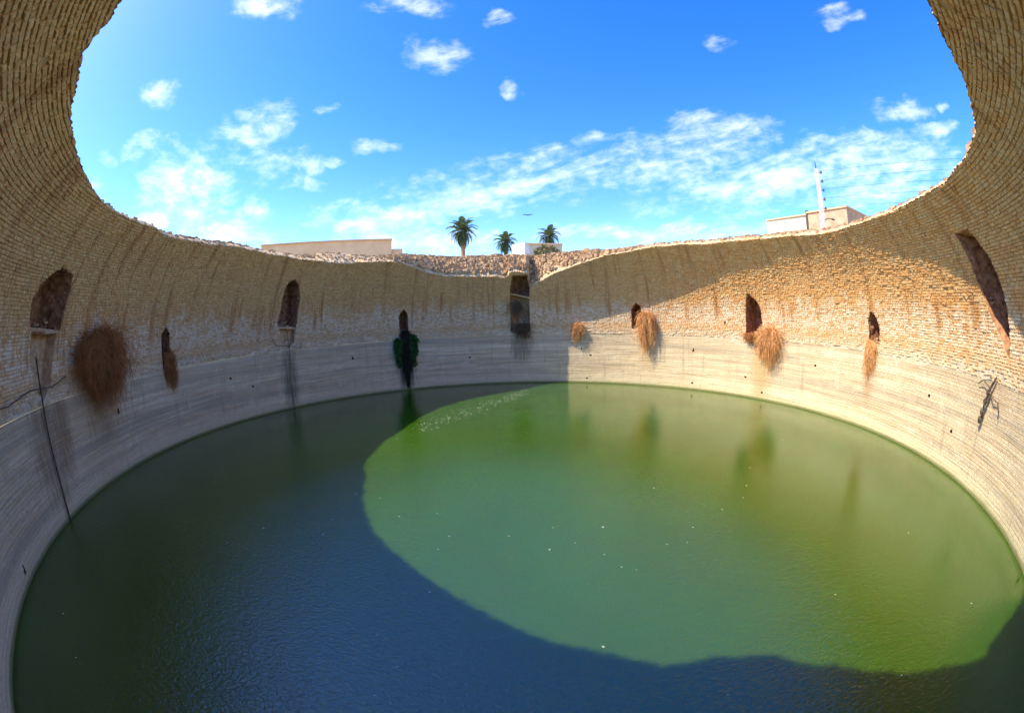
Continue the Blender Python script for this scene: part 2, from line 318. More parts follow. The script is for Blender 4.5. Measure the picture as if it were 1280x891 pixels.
M_root = mat_simple('wet_root', (.012, .012, .008), (.05, .04, .02), 8, bump=0, rndmix=True, rough=.6)
M_wood = mat_simple('dark_wood', (.05, .035, .025), (.16, .12, .09), 10)
M_pipe = mat_simple('rusty_pipe', (.05, .035, .03), (.16, .11, .08), 14, rough=.6)
M_palm = mat_simple('palm_leaf', (.07, .12, .045), (.24, .30, .14), 3, bump=0, rndmix=True, rough=.6)
M_trunk = mat_simple('palm_bark', (.24, .13, .07), (.46, .28, .15), 5)
M_beige = mat_simple('beige_render', (.72, .47, .24), (.80, .56, .31), .8, bump=.2)
M_white = mat_simple('white_paint', (.74, .72, .66), (.82, .80, .76), .8, bump=.1)
M_cream = mat_simple('cream_render', (.52, .48, .36), (.66, .60, .46), .7, bump=.2)
M_brickw = mat_simple('red_brick_render', (.44, .27, .16), (.58, .40, .25), 1.5, bump=.5)
M_conc = mat_simple('pole_concrete', (.42, .38, .34), (.56, .51, .46), 4, bump=.2)
M_dark = mat_simple('dark_metal', (.05, .05, .05), (.10, .09, .08), 8, rough=.5)
M_shade = mat_simple('dark_opening', (.02, .02, .02), (.05, .045, .04), 4, bump=0)
def mat_ground():
    m, t, b = new_mat('dusty_ground', .95, .1); g = t.n.new('ShaderNodeNewGeometry'); P = g.outputs['Position']
    a = t.noise(P, .35, 5, .6); c = t.noise(P, 4, 6, .7); f = t.noise(P, 22, 5, .7)
    col = t.mix(t.mr(a, .35, .65), (.42, .30, .18), (.52, .40, .26)); col = t.mix(t.mr(c, .4, .62, 0, .8), col, (.28, .17, .09)); col = t.mix(t.mr(f, .4, .7, 0, .6), col, (.62, .48, .31))
    t.put(b.inputs['Base Color'], col); t.put(b.inputs['Normal'], t.bump(t.m('ADD', c, t.m('MULTIPLY', f, .5)), 1.0, .08)); return m
M_ground = mat_ground()
def mat_water():
    m, t, b = new_mat('green_water', .012, .5); g = t.n.new('ShaderNodeNewGeometry'); P = g.outputs['Position']
    a = t.noise(P, .22, 3, .5); c = t.noise(P, 1.4, 4, .6)
    col = t.mix(t.mr(a, .3, .7), (.036, .096, .003), (.044, .116, .006)); col = t.mix(t.mr(c, .4, .7, 0, .25), col, (.052, .086, .004))
    t.put(b.inputs['Base Color'], col); b.inputs['IOR'].default_value = 1.88; b.inputs['Subsurface Weight'].default_value = 1.0; b.inputs['Subsurface Radius'].default_value = (.6, 1.0, .5); b.inputs['Subsurface Scale'].default_value = .5
    pp = t.vm('MULTIPLY', P, (1.0, 1.7, 1.0))
    w1 = t.noise(pp, 13, 3, .6, .5); w2 = t.noise(pp, 34, 2, .5, .3)
    gust = t.vm('DISTANCE', t.vm('ADD', P, t.comb(t.m('MULTIPLY', t.noise(P, .3, 3, .6), 3.0), 0, 0)), (-1.2, -6.0, 0)); calm = t.mr(gust, 3.0, 10.5, 1.0, .16)
    h = t.m('MULTIPLY', t.m('ADD', w1, t.m('MULTIPLY', w2, .35)), calm)
    t.put(b.inputs['Normal'], t.bump(h, .55, .026)); return m
M_water = mat_water()

# ------------------------------------------------------------------ setting: water, ground
wm = MB(); N = 180
ring = [(10.12 * math.sin(2 * math.pi * i / N), 10.12 * math.cos(2 * math.pi * i / N), 0) for i in range(N)]
wm.add(ring, [tuple(range(N))[::-1]]); tag(wm.build('water', M_water), kind='structure')

def ground_h(a, r):
    "height of the outside ground at azimuth a, radius r"
    x, y = r * math.sin(R(a)), r * math.cos(R(a))
    return 5.93 + .10 * mnoise.noise(Vector((x * .5, y * .5, 1))) + .04 * mnoise.noise(Vector((x * 2.1, y * 2.1, 5)))
g = MB(); NA = 1440
rings = [0, .05, .14, .34, .62, 1.0, 1.5, 2.2]
far_r = [12.5, 14, 17, 22, 30, 45, 80, 160, 400, 1500]
vs = []
for k in range(len(rings) + len(far_r)):
    for i in range(NA):
        a = -180 + i * .25; s = rim_s(a); rr, hh, nr, nz = prof(s)
        if k < len(rings):
            off = rings[k]; r = rr + off + (0.0 if k == 0 else (0.03 * mnoise.noise(Vector((math.sin(R(a)) * 30, math.cos(R(a)) * 30, k)))))
            lipf = [0, .045, .09, .16, .22, .27, .30, .3][k]
            base = hh + lipf + (0 if k < 2 else .035 * mnoise.noise(Vector((math.sin(R(a)) * 50, math.cos(R(a)) * 50, k * 3.7))))
            gh = ground_h(a, r); q = min(1, (off / 2.2)); q = q * q * (3 - 2 * q)
            if hh < 5.4: q = min(1, off / 1.2)
            h = base * (1 - q) + gh * q
        else:
            r = far_r[k - len(rings)]; h = ground_h(a, r) if r < 30 else 5.93 - .0 * r
        if k == 0: p = surf(a, s, .0); vs.append(p)
        else: vs.append((r * math.sin(R(a)), r * math.cos(R(a)), h))
K = len(rings) + len(far_r)
lipm = MB(); lipm.add(vs[:NA * 4], [(k * NA + i, (k + 1) * NA + i, (k + 1) * NA + (i + 1) % NA, k * NA + (i + 1) % NA) for k in range(3) for i in range(NA)])
gm = MB(); gm.add(vs[NA * 3:], [(k * NA + i, (k + 1) * NA + i, (k + 1) * NA + (i + 1) % NA, k * NA + (i + 1) % NA) for k in range(K - 4) for i in range(NA)])
tag(gm.build('ground', M_ground, smooth=False), kind='structure')

# ------------------------------------------------------------------ the cistern
cis = tag(empty('cistern', (0, 0, 0)), 'round brick cistern with a collapsed dome holding green water', 'cistern')
lipm.build('broken_edge', M_edge, cis)
# plastered wall
pm = MB(); sv = np.arange(-.6, 2.2001, .07); na = 1440; vs = []; uv = []
for s in sv:
    for i in range(na + 1):
        a = -180 + 360 * i / na
        off = .012 * mnoise.noise(Vector((U(a) * .9, s * 6, 0))) + .006 * mnoise.noise(Vector((U(a) * 5, s * 14, 9)))
        vs.append(surf(a, s, off + .004)); uv.append((U(a), float(s)))
fs = []
for j in range(len(sv) - 1):
    for i in range(na):
        if in_open(-180 + 360 * (i + .5) / na, sv[j] + .035): continue
        b = j * (na + 1) + i; fs.append((b, b + 1, b + na + 2, b + na + 1))
pm.add(vs, fs, uv); pm.build('plastered_wall', MP, cis, smooth=True)
# dome backing (mortar bed behind the bricks)
dome = MB(); vs = []; uv = []; fs = []; sv = np.arange(2.2, 7.6, .05)
for j, s in enumerate(sv):
    for i in range(na + 1):
        a = -180 + 360 * i / na; ss = min(float(s), float(rim_s(a)))
        vs.append(surf(a, ss, .016 + .022 * mnoise.noise(Vector((U(a) * .8, ss * .9, 4.4))) + .008 * mnoise.noise(Vector((U(a) * 3, ss * 3, 2))))); uv.append((U(a), ss))
for j in range(len(sv) - 1):
    for i in range(na):
        a = -180 + 360 * (i + .5) / na
        if sv[j] >= rim_s(a) or in_open(a, sv[j] + .025): continue
        b = j * (na + 1) + i; fs.append((b, b + 1, b + na + 2, b + na + 1))
dome.add(vs, fs, uv); dome_o = dome.build('dome', MM, cis)
# bricks, one box each, laid in courses
def visible_size(p, nrm):
    d = Vector(p) - Vector(CAM); L = d.length; dn = d / L
    z = -(dn.dot(az_)); x = dn.dot(ax); y = dn.dot(ay); th = math.acos(max(-1, min(1, z))); rr = math.hypot(x, y) + 1e-9
    px, py = FPX * th * x / rr, FPX * th * y / rr
    if abs(px) > 632 or abs(py) > 438 or z < 0: return 0
    return abs(dn.dot(nrm)) / (L * L)
bricks = []
s = 2.21; course = 0
while s < 7.5:
    ch = rs.uniform(.056, .071); r, h, _, _ = prof(s); a = -180 + rs.uniform(0, 1)
    while a < 180:
        L = rs.choice([.08, .10, .13, .17]) * rs.uniform(.88, 1.1); da = math.degrees(L / r); g_ = math.degrees(.008 / r)
        am = a + da / 2; sm = s + ch / 2
        if sm < rim_s(am) - .01 and rs.rand() > .012 + (.10 if mnoise.noise(Vector((U(am) * 1.3, sm * 1.7, 8))) > .42 else 0) + max(0, .55 - (sm - 2.2) * 1.6) * (mnoise.noise(Vector((U(am) * 1.1, sm * 4, 1.5))) + .45):
            rec = (s + rs.uniform(.003, .007), s + ch - rs.uniform(.003, .009), min(.008, rs.normal(-.005, .0055)), rs.rand())
            e0, e1 = a + g_ * rs.uniform(.4, 1.3), a + da - g_ * rs.uniform(.4, 1.3)
            if any(x0 < e1 and x1 > e0 and y0 < sm + .05 and y1 > sm - .05 for x0, x1, y0, y1, _p in BBS):
                run = None; K_ = 24
                for k in range(K_ + 1):
                    q = e0 + (e1 - e0) * k / K_; ok = not (in_open(q, sm) or in_open(q, sm + .03) or in_open(q, sm - .03))
                    if ok and run is None: run = q
                    if run is not None and (not ok or k == K_):
                        if q - run > .2: bricks.append((run, q, *rec))
                        run = None
            else: bricks.append((e0, e1, *rec))
        a += da
    s += ch; course += 1
blg = lambda a, s_: .022 * mnoise.noise(Vector((U(a) * .8, s_ * .9, 4.4)))
def brick_geo(b):
    a0, a1, s0, s1, off, q = b; t = .045; vs = []; uv = []
    j = lambda k: rs.uniform(-k, k)
    cs = [(a0 + j(.05), s0 + j(.006)), (a1 + j(.05), s0 + j(.006)), (a1 + j(.05), s1 + j(.006)), (a0 + j(.05), s1 + j(.006))]
    for (a, s_) in cs: vs.append(surf(a, s_, t)); uv.append((U(a), s_))
    for (a, s_) in cs:
        ai = a + (.05 if a < (a0 + a1) / 2 else -.05); si = s_ + (.006 if s_ < (s0 + s1) / 2 else -.006)
        vs.append(surf(a, s_, off + .010 + blg(a, s_))); uv.append((U(a), s_))
    for (a, s_) in cs:
        ai = a + (.055 if a < (a0 + a1) / 2 else -.055); si = s_ + (.008 if s_ < (s0 + s1) / 2 else -.008)
        vs.append(surf(ai, si, off + j(.004) + blg(ai, si))); uv.append((U(ai), si))
    fs = [(8, 9, 10, 11)]
    for k in range(4):
        n = (k + 1) % 4; fs.append((k, n, 4 + n, 4 + k)); fs.append((4 + k, 4 + n, 8 + n, 8 + k))
    return vs, fs, uv
sz = []
for b in bricks:
    am, sm = (b[0] + b[1]) / 2, (b[2] + b[3]) / 2; _, _, nr, nz = prof(sm)
    sz.append(visible_size(surf(am, sm), Vector((nr * math.sin(R(am)), nr * math.cos(R(am)), nz))) * (b[1] - b[0]) * (b[3] - b[2]))
order = np.argsort(-np.array(sz)); single = set(order[:300].tolist())
bm_ = MB()
for i, b in enumerate(bricks):
    vs, fs, uv = brick_geo(b)
    if i in single:
        x = MB(); c = Vector(vs[8]); x.add([tuple(Vector(v) - c) for v in vs], fs, uv, float(b[5])); x.build('brick', MB_, dome_o, loc=c)
    else: bm_.add(vs, fs, uv, float(b[5]))
bm_.build('brickwork', MB_, dome_o, kind='stuff')
# niche pockets
def pocket(name, key, mat, parent):
    p, d = POLY[key]; n = len(p); ca = sum(x[0] for x in p) / n; cs = sum(x[1] for x in p) / n
    q = []
    for i in range(n):                                  # subdivide the outline
        for k in range(3):
            f = k / 3; q.append((p[i][0] * (1 - f) + p[(i + 1) % n][0] * f, p[i][1] * (1 - f) + p[(i + 1) % n][1] * f))
    n = len(q); out = Vector((math.sin(R(ca)), math.cos(R(ca)), 0)); vs = []; m = MB()
    big = d > .3
    fl = []
    for a, s_ in q:
        dx, dy = U(a - ca), s_ - cs; L = math.hypot(dx, dy) + 1e-6
        fl.append(surf(a + math.degrees(dx / L * .07 / 10), s_ + dy / L * .07, .034))
    ringsv = [fl, [surf(a, s_, .012) for a, s_ in q]]
    steps = 5 if big else 2
    for k in range(1, steps + 1):
        f = k / steps; rg = []
        for a, s_ in q:
            aa = ca + (a - ca) * (1 - .12 * f); ss = cs + (s_ - cs) * (1 - .06 * f)
            v = Vector(surf(aa, ss, 0)) + out * (d * f)
            if big: v += Vector((mnoise.noise(v * 5), mnoise.noise(v * 5 + Vector((7, 0, 0))), mnoise.noise(v * 5 + Vector((0, 9, 0))))) * .05
            rg.append(tuple(v))
        ringsv.append(rg)
    for rg in ringsv: vs += rg
    fs = []
    for k in range(len(ringsv) - 1):
        for i in range(n): fs.append((k * n + i, (k + 1) * n + i, (k + 1) * n + (i + 1) % n, k * n + (i + 1) % n))
    cen = Vector((0, 0, 0))
    for v in ringsv[-1]: cen += Vector(v)
    cen /= n; vs.append(tuple(cen + out * (.1 if big else .01))); L = (len(ringsv) - 1) * n
    for i in range(n): fs.append((L + i, len(vs) - 1, L + (i + 1) % n))
    m.add(vs, fs); return m.build(name, mat, parent)
for k in ('A', 'D', 'E', 'C', 'H', 'I', 'J', 'K', 'F'): pocket('niche', k, M_in, cis)
for k in ('A2', 'D2', 'F2'): pocket('blocked_niche', k, M_block, cis)
for i in range(len(HOLES)): pocket('putlog_hole', 'p%d' % i, M_hole, cis)

# ------------------------------------------------------------------ loose stones
def stone(m, c, r, rnd, flat=.7):
    vs = []; an = rs.uniform(0, 6.28); ca, sa = math.cos(an), math.sin(an)
    for z in (-1, 1):
        for x, y in ((-1, -1), (1, -1), (1, 1), (-1, 1)):
            x2, y2, z2 = x * r * rs.uniform(.6, 1.1), y * r * rs.uniform(.45, .9), z * r * flat * rs.uniform(.5, 1)
            vs.append((c[0] + x2 * ca - y2 * sa, c[1] + x2 * sa + y2 * ca, c[2] + z2 + rs.uniform(-.1, .1) * r))
    m.add(vs, [(3, 2, 1, 0), (4, 5, 6, 7), (0, 1, 5, 4), (1, 2, 6, 5), (2, 3, 7, 6), (3, 0, 4, 7)], (0, 0), rnd)
from mathutils.bvhtree import BVHTree
gv = [Vector(v) for v in lipm.v]; bvh1 = BVHTree.FromPolygons(gv, lipm.f); bvh2 = BVHTree.FromPolygons([Vector(v) for v in gm.v], gm.f)
def drop(x, y):
    best = -1e9
    for b in (bvh1, bvh2):
        h = b.ray_cast(Vector((x, y, 9)), Vector((0, 0, -1)))
        if h[0] is not None: best = max(best, h[0].z)
    return best
rb = MB()
for i in range(9000):
    if i < 6000: a = rs.uniform(-36, 34); rmx = 2.3
    else: a = rs.uniform(-180, 180); rmx = 1.6
    rr = prof(rim_s(a))[0]
    r = rr + .1 + (rs.rand() ** 1.2) * rmx
    x, y = r * math.sin(R(a)), r * math.cos(R(a)); z = drop(x, y)
    if z < 0: continue
    q = rs.rand(); stone(rb, (x, y, z + .01), .022 + .12 * q ** 4 if i < 6000 else .03 + .05 * q * q, rs.rand())
tag(rb.build('rubble', M_rub), 'loose broken brick and stone rubble lying along the broken rim', 'rubble', kind='stuff')
# larger blocks that can be told apart in and beside the breach
BLK = ['squarish stone block just left above the dark breach opening', 'small stone block right on top of the dark breach opening', 'large stone block at the right corner of the dark breach opening', 'small stone block low on the rubble slope just right of the breach opening', 'stone block part way up the rubble slope right of the breach', 'small stone block on the rubble below the leftmost palm', 'stone block high on the rubble slope, second from the right', 'leftmost stone block on the rubble, towards the beige house', 'rightmost stone block on the rubble rim', 'stone block on the rubble below the middle palm']
for i, (a, r, q) in enumerate([(-1.5, 9.55, .16), (.4, 9.5, .13), (1.9, 9.6, .17), (4.6, 9.8, .12), (7, 10.1, .14), (-9, 9.9, .12), (12, 10.2, .15), (-15, 10.0, .13), (18, 9.9, .13), (-5, 10.4, .14)]):
    x, y = r * math.sin(R(a)), r * math.cos(R(a)); m = MB(); stone(m, (0, 0, 0), q, rs.rand(), .8)
    tag(m.build('stone_block', M_rub, loc=(x, y, drop(x, y) + q * .35)), BLK[i], 'stone block', 'stone blocks in the breach')

# broken bricks lying on the sills of the deep niches, ragged bricks sticking out of their edges
for key in ('A', 'D', 'E', 'I', 'J', 'K', 'H'):
    p, d = POLY[key]; lo_ = min(x[1] for x in p); a0 = min(x[0] for x in p if x[1] < lo_ + .25); a1 = max(x[0] for x in p if x[1] < lo_ + .25); m = MB()
    for i in range(26):
        a = rs.uniform(a0 + .2, max(a1 - .2, a0 + .3)); dep = rs.uniform(.03, .5); k = rs.uniform(.02, .055)
        c = Vector(surf(a, lo_ + .02 + k * .6 + (.05 + .06 * rs.rand()) * dep * 2, dep)); stone(m, tuple(c), k, rs.rand(), .6)
    for i in range(26):
        e = rs.randint(len(p)); f = rs.rand(); a = p[e][0] * (1 - f) + p[(e + 1) % len(p)][0] * f; s_ = p[e][1] * (1 - f) + p[(e + 1) % len(p)][1] * f
        stone(m, surf(a, s_, rs.uniform(.0, .25)), rs.uniform(.018, .04), rs.rand(), .7)
    m.build('broken_bricks', M_rub, cis, kind='stuff')

# ------------------------------------------------------------------ shrubs hanging on the wall
def shrub(name, label, cat, a, h, wdt, up, down, out, n, mat, thick=.008, leafy=0, stem=M_wood, droop=1.0, group=None, skew=0.0):
    """strands fan out from a root on the wall: wdt half width, up / down reach, out reach towards the water"""
    s0 = s_of_h(h); root = Vector(surf(a, s0, .02)); inw = Vector((-math.sin(R(a)), -math.cos(R(a)), 0)); tn = Vector((math.cos(R(a)), -math.sin(R(a)), 0)); zz = Vector((0, 0, 1))
    o = tag(empty(name, root), label, cat, group)
    sm = MB()
    for k in range(7):
        q = tn * rs.uniform(-.5, .5) * wdt + zz * rs.uniform(-.5 * down, .4 * up) + inw * out * .6
        sm.tube([-inw * .1, q * .4 + inw * .06, q], [.03, .02, .01], 5)
    sm.build('stem', stem, o)
    tw = MB()
    for i in range(n):
        L = rs.uniform(.35, 1.0); ph_ = rs.normal(skew, .5); L *= .85 + .6 * mnoise.noise(Vector((ph_ * 3.5, a, 2.2))); dx = max(-1.1, min(1.1, ph_)) * L * wdt; uz = rs.rand() * up * L; dd = (rs.rand() ** .75) * down * L * (1 - .35 * abs(dx) / wdt); oo = rs.uniform(.15, 1) * out * L
        j = lambda k: Vector((rs.uniform(-k, k), rs.uniform(-k, k), rs.uniform(-k, k))); st = tn * rs.normal(0, .10) * wdt + zz * rs.uniform(-.25, .1) * up; pts = []
        for t_ in (0, .25, .5, .75, 1.0):
            pts.append(st + tn * dx * (1 - (1 - t_) ** 1.7) + zz * (uz * math.sin(math.pi * min(1, t_ * .8)) * 1.15 - dd * t_ ** 1.8) + inw * (oo * math.sin(math.pi * t_ * .72) + .02) + j(.13 * wdt * t_))
        mid, tgt = pts[2], pts[4]
        for l in range(2):
            b0 = pts[2 + l]; tw.tube([b0, b0 + (pts[3 + l] - b0) * .6 + j(.22 * wdt), b0 + (pts[3 + l] - b0) + j(.34 * wdt) - zz * .05 * wdt], [thick * .7, thick * .5, thick * .3], 3, rs.rand(), cap=False)
        q = rs.rand(); tw.tube(pts, [thick * 1.2, thick, thick * .8, thick * .6, thick * .3], 3, q, cap=False)
        for l in range(leafy):
            f = rs.rand(); c = mid.lerp(tgt, f) + j(.06); e1 = j(.055); e2 = j(.055)
            tw.add([tuple(c), tuple(c + e1), tuple(c + e1 + e2), tuple(c + e2)], [(0, 1, 2, 3)], (0, 0), rs.rand())
    tw.build('twigs', mat, o)
    return o
shrub('dry_shrub', 'large bushy brown shrub hanging on the shaded left wall beside the tall ruined niche', 'shrub', -109.2, 3.05, 1.05, .62, 1.55, .85, 4200, M_twig, .006, skew=.22)
shrub('dry_shrub', 'thin dark brown shrub trailing below the small niche on the shaded left wall', 'shrub', -91.0, 2.6, .30, .22, 1.5, .28, 600, M_twig, .007, skew=.25)
shrub('dry_shrub', 'small orange dry shrub at the edge of the wall shadow right of the breach', 'shrub', 15.0, 2.6, .42, .22, 1.1, .30, 480, M_twigo, .008, skew=.2)
shrub('dry_shrub', 'tall orange dry shrub hanging beside the narrow black niche on the sunlit far wall', 'shrub', 32.9, 3.0, .50, .30, 1.9, .42, 1300, M_twigo, .008, skew=.2)
shrub('dry_shrub', 'wide orange dry shrub hanging right of the large arched niche on the sunlit wall', 'shrub', 65.4, 2.55, .56, .26, 1.7, .45, 1300, M_twigo, .008, skew=-.1)
shrub('dry_shrub', 'low brown tuft growing on the sill of the large arched niche', 'shrub', 60.2, 2.35, .42, .12, .30, .30, 350, M_twig, .009)
shrub('dry_shrub', 'slim orange dry shrub hanging below the small pointed niche on the right wall', 'shrub', 90.8, 2.5, .28, .08, 1.5, .22, 500, M_twigo, .008, skew=-.1)
shrub('green_shrub', 'dark green leafy shrub, left one of the pair under the small niche', 'shrub', -31.9, 2.2, .17, .08, 1.55, .24, 260, M_green, .008, leafy=24)
shrub('green_shrub', 'dark green leafy shrub, right one of the pair under the small niche', 'shrub', -27.9, 2.3, .19, .10, 1.65, .24, 280, M_green, .008, leafy=24)
shrub('hanging_roots', 'black wet root mass hanging to the waterline between the two green shrubs', 'roots', -29.9, 2.55, .30, .10, 2.75, .16, 1900, M_root, .014, droop=0)
shrub('dead_shrub', 'grey brown dead shrub clinging inside the blocked opening of the breach', 'shrub', -.5, 3.6, .42, .25, 1.1, .30, 320, M_twigd, .008)
shrub('dead_shrub', 'grey brown dead shrub hanging below the blocked opening of the breach', 'shrub', .6, 2.6, .55, .25, .85, .25, 380, M_twigd, .008)

# ------------------------------------------------------------------ pipes, branch on the walls
def wall_curve(name, pts, rad, mat, label, cat, parts=()):
    o = MB(); P = [surf(a, s_of_h(h), off) for a, h, off in pts]; o.tube(P, rad, 6); ob = o.build(name, mat)
    return tag(ob, label, cat)
wall_curve('down_pipe', [(-122.4, 3.1, -.06), (-121.9, 2.41, -.07), (-121.7, 1.65, -.05), (-121.5, .87, -.04), (-121.7, -.05, -.03)], .018, M_pipe, 'long dark pipe running from the ruined left niche down into the water', 'pipe')
wall_curve('broken_pipe', [(-64.2, 2.7, -.05), (-63.6, 2.45, -.12), (-60.5, 2.38, -.16), (-57.4, 2.25, -.13), (-56.9, 2.5, -.05)], .012, M_pipe, 'bent thin pipe crossing below the tall left niche', 'pipe')
wall_curve('hanging_cable', [(-60.6, 3.05, -.05), (-60.2, 2.3, -.10), (-60.4, 1.2, -.05), (-60.1, .0, -.03)], .009, M_pipe, 'thin dark cable hanging from the tall left niche to the water', 'cable')
wall_curve('wall_band_line', [(-135, 2.50, -.02), (-129, 2.44, -.03), (-124, 2.56, -.04), (-119, 2.5, -.05), (-115.5, 2.62, -.02)], .010, M_pipe, 'thin dark line marking the level band along the left wall behind the pipe', 'cable')  # thin tube added to draw the wall's level band line
br = tag(empty('dangling_branch', surf(119.9, 2.1, -.05)), 'dark dangling branch with crossing twigs on the right wall below the tall dark opening', 'branch')
bl = Vector(br.location)
def rel(a, h, off=-.06): return tuple(Vector(surf(a, s_of_h(h), off)) - bl)
x = MB(); x.tube([rel(121.2, 2.32), rel(120.2, 2.08, -.09), rel(119.5, 1.75, -.11), rel(118.9, 1.46, -.06)], [.02, .03, .026, .03], 6); x.build('stem', M_wood, br)
for pts in ([rel(117.2, 2.10), rel(118.6, 2.20, -.1), rel(120.2, 2.10, -.1)], [rel(120.1, 2.12, -.1), rel(121.3, 1.95, -.12), rel(122.3, 1.88)], [rel(122.0, 1.9), rel(122.6, 1.75), rel(122.6, 1.62)], [rel(118.2, 2.28), rel(120, 2.32)]):
    x = MB(); x.tube(pts, .012, 5); x.build('twig', M_wood, br)
for a, h in ((120.05, 2.0), (119.6, 1.82), (119.2, 1.62), (118.95, 1.46)):
    x = MB(); p = Vector(rel(a, h, -.11)); x.tube([p + Vector((0, 0, .06)), p, p - Vector((0, 0, .07))], [.03, .055, .03], 6); x.build('knot', M_wood, br)

# floating flecks of foam and leaf litter near the far edge of the sunlit water
m = MB()
for i in range(420):
    t_ = rs.rand() ** .8; x = -3.2 + 3.4 * t_ + rs.normal(0, .22); y = 2.2 + 5.6 * t_ + rs.normal(0, .35)
    if i > 300: q = rs.uniform(0, 6.28); rr = rs.uniform(3, 9.9); x, y = rr * math.sin(q), rr * math.cos(q)
    k = rs.uniform(.008, .028) if i <= 300 else rs.uniform(.008, .02); n = rs.randint(4, 7); an = rs.uniform(0, 6.28)
    m.add([(x + k * rs.uniform(.5, 1.2) * math.cos(an + 6.283 * e / n), y + k * rs.uniform(.4, 1) * math.sin(an + 6.283 * e / n), .006) for e in range(n)] + [(x, y, .012)], [(e, (e + 1) % n, n) for e in range(n)], (0, 0), rs.rand())
tag(m.build('floating_litter', mat_simple('pale_litter', (.30, .30, .16), (.75, .75, .55), 5, bump=0, rndmix=True)), 'pale flecks of litter floating on the green water', 'litter', kind='stuff')

# ------------------------------------------------------------------ beyond the rim
def polar(az, d): return (CAM[0] + d * math.sin(R(az)), CAM[1] + d * math.cos(R(az)))
GZ = 5.93
def wall_slab(m, p, q, z0, z1, th, away, skewed=False):
    "a wall standing between two points with real thickness on the far side"
    p, q = Vector((*p, 0)), Vector((*q, 0)); n = (q - p).cross(Vector((0, 0, 1))).normalized()
    if n.dot(Vector(away)) < 0: n = -n
    if skewed: n = Vector(away).normalized()
    vs = [(*(p)[:2], z0), (*(q)[:2], z0), (*(q + n * th)[:2], z0), (*(p + n * th)[:2], z0)]; vs = vs + [(v[0], v[1], z1) for v in vs]
    m.add(vs, [(3, 2, 1, 0), (4, 5, 6, 7), (0, 1, 5, 4), (1, 2, 6, 5), (2, 3, 7, 6), (3, 0, 4, 7)])
# long beige house
bh = tag(empty('beige_house', (*polar(-26, 52), GZ)), 'long flat roofed beige house behind the rim on the left', 'house'); o_ = Vector(bh.location)
def rp(az, d): x, y = polar(az, d); return (x - o_.x, y - o_.y)
m = MB(); wall_slab(m, rp(-35.5, 50), rp(-17.4, 48.6), -.2, 6.15, 9, (-.42, 1, 0), True); m.build('wall', M_beige, bh)
m = MB(); wall_slab(m, rp(-35.55, 49.85), rp(-17.3, 48.45), 6.15, 6.32, 9.3, (-.42, 1, 0), True); m.build('parapet', M_edge, bh)
m = MB(); wall_slab(m, rp(-17.35, 49.2), rp(-15.9, 49.2), -.2, 5.2, 6, (-.42, 1, 0), True); m.build('annex', M_beige, bh)
for a0 in (-33, -29, -25, -21):
    m = MB(); d0 = 50 - .55 - (a0 + 35.5) * 1.4 / 18.1; wall_slab(m, rp(a0, d0 - .06), rp(a0 + 1.3, d0 - .42), 2.2, 3.5, .2, (-.4, 1, 0)); m.build('window', M_shade, bh)
# white house with tan wing
wh = tag(empty('white_house', (*polar(2.5, 46), GZ)), 'small house with a bright white block and a tan lower wing between palms', 'house'); o_ = Vector(wh.location)
m = MB(); wall_slab(m, rp(-.75, 46.5), rp(1.0, 45), -.2, 4.85, 3.5, (0, 1, 0)); m.build('white_block', M_white, wh)
m = MB(); wall_slab(m, rp(1.02, 45.4), rp(6.2, 46.4), -.2, 4.65, 3.5, (0, 1, 0)); m.build('wing', M_cream, wh)
m = MB(); wall_slab(m, rp(1.02, 45.2), rp(6.3, 46.2), 4.65, 4.82, 3.8, (0, 1, 0)); m.build('roof_slab', M_beige, wh)
# cream and brick building on the right
rh_ = tag(empty('brick_building', (*polar(42, 43), GZ)), 'low cream and brick building behind the concrete pole on the right', 'building'); o_ = Vector(rh_.location)
m = MB(); wall_slab(m, rp(34.7, 44.5), rp(40.3, 42.2), -.2, 6.45, 8, (1, 1, 0)); m.build('cream_wall', M_cream, rh_)
m = MB(); wall_slab(m, rp(40.32, 42.15), rp(46.0, 40), -.2, 6.6, 8.5, (1, 1.0, 0)); m.build('brick_wall', M_brickw, rh_)
m = MB(); wall_slab(m, rp(40.28, 42.0), rp(46.05, 39.85), 6.6, 6.75, 8.8, (1, 1.0, 0)); m.build('parapet', M_edge, rh_)
m = MB(); wall_slab(m, rp(34.65, 44.4), rp(40.27, 42.05), 6.45, 6.58, 8.2, (1, 1.0, 0)); m.build('coping', M_edge, rh_)
m = MB(); wall_slab(m, rp(40.2, 42.1), rp(40.45, 42.0), -.2, 6.9, .25, (1, 1.0, 0)); m.build('drain_pipe', M_dark, rh_)
# concrete pole with insulators
px, py = polar(42.5, 33)
po = tag(empty('utility_pole', (px, py, GZ)), 'tall tapered concrete utility pole with a row of insulators on its right side', 'utility pole')
m = MB(); a0, a1 = .27, .15; H = 8.05; an = R(-42.5); vs = []
for z, q in ((-.3, a0), (H, a1)):
    for x_, y_ in ((-1, -1), (1, -1), (1, 1), (-1, 1)):
        vs.append(((x_ * q) * math.cos(an) - y_ * q * .7 * math.sin(an), x_ * q * math.sin(an) + y_ * q * .7 * math.cos(an), z))
m.add(vs, [(3, 2, 1, 0), (4, 5, 6, 7), (0, 1, 5, 4), (1, 2, 6, 5), (2, 3, 7, 6), (3, 0, 4, 7)]); m.build('shaft', M_conc, po)
m = MB(); m.tube([(0, 0, H), (0, 0, H + .55)], [.05, .03], 6); m.build('top_pin', M_dark, po)
side = Vector((math.cos(R(42.5)), -math.sin(R(42.5)), 0)); IZ = [7.75, 7.05, 6.35, 5.65, 4.95]
ins = MB(); p0 = side * .14; ins.tube([p0, side * .42], .03, 5); ins.tube([side * .36 - Vector((0, 0, .09)), side * .36 + Vector((0, 0, .12))], [.09, .06], 7); im = ins.mesh('insulator', M_dark)
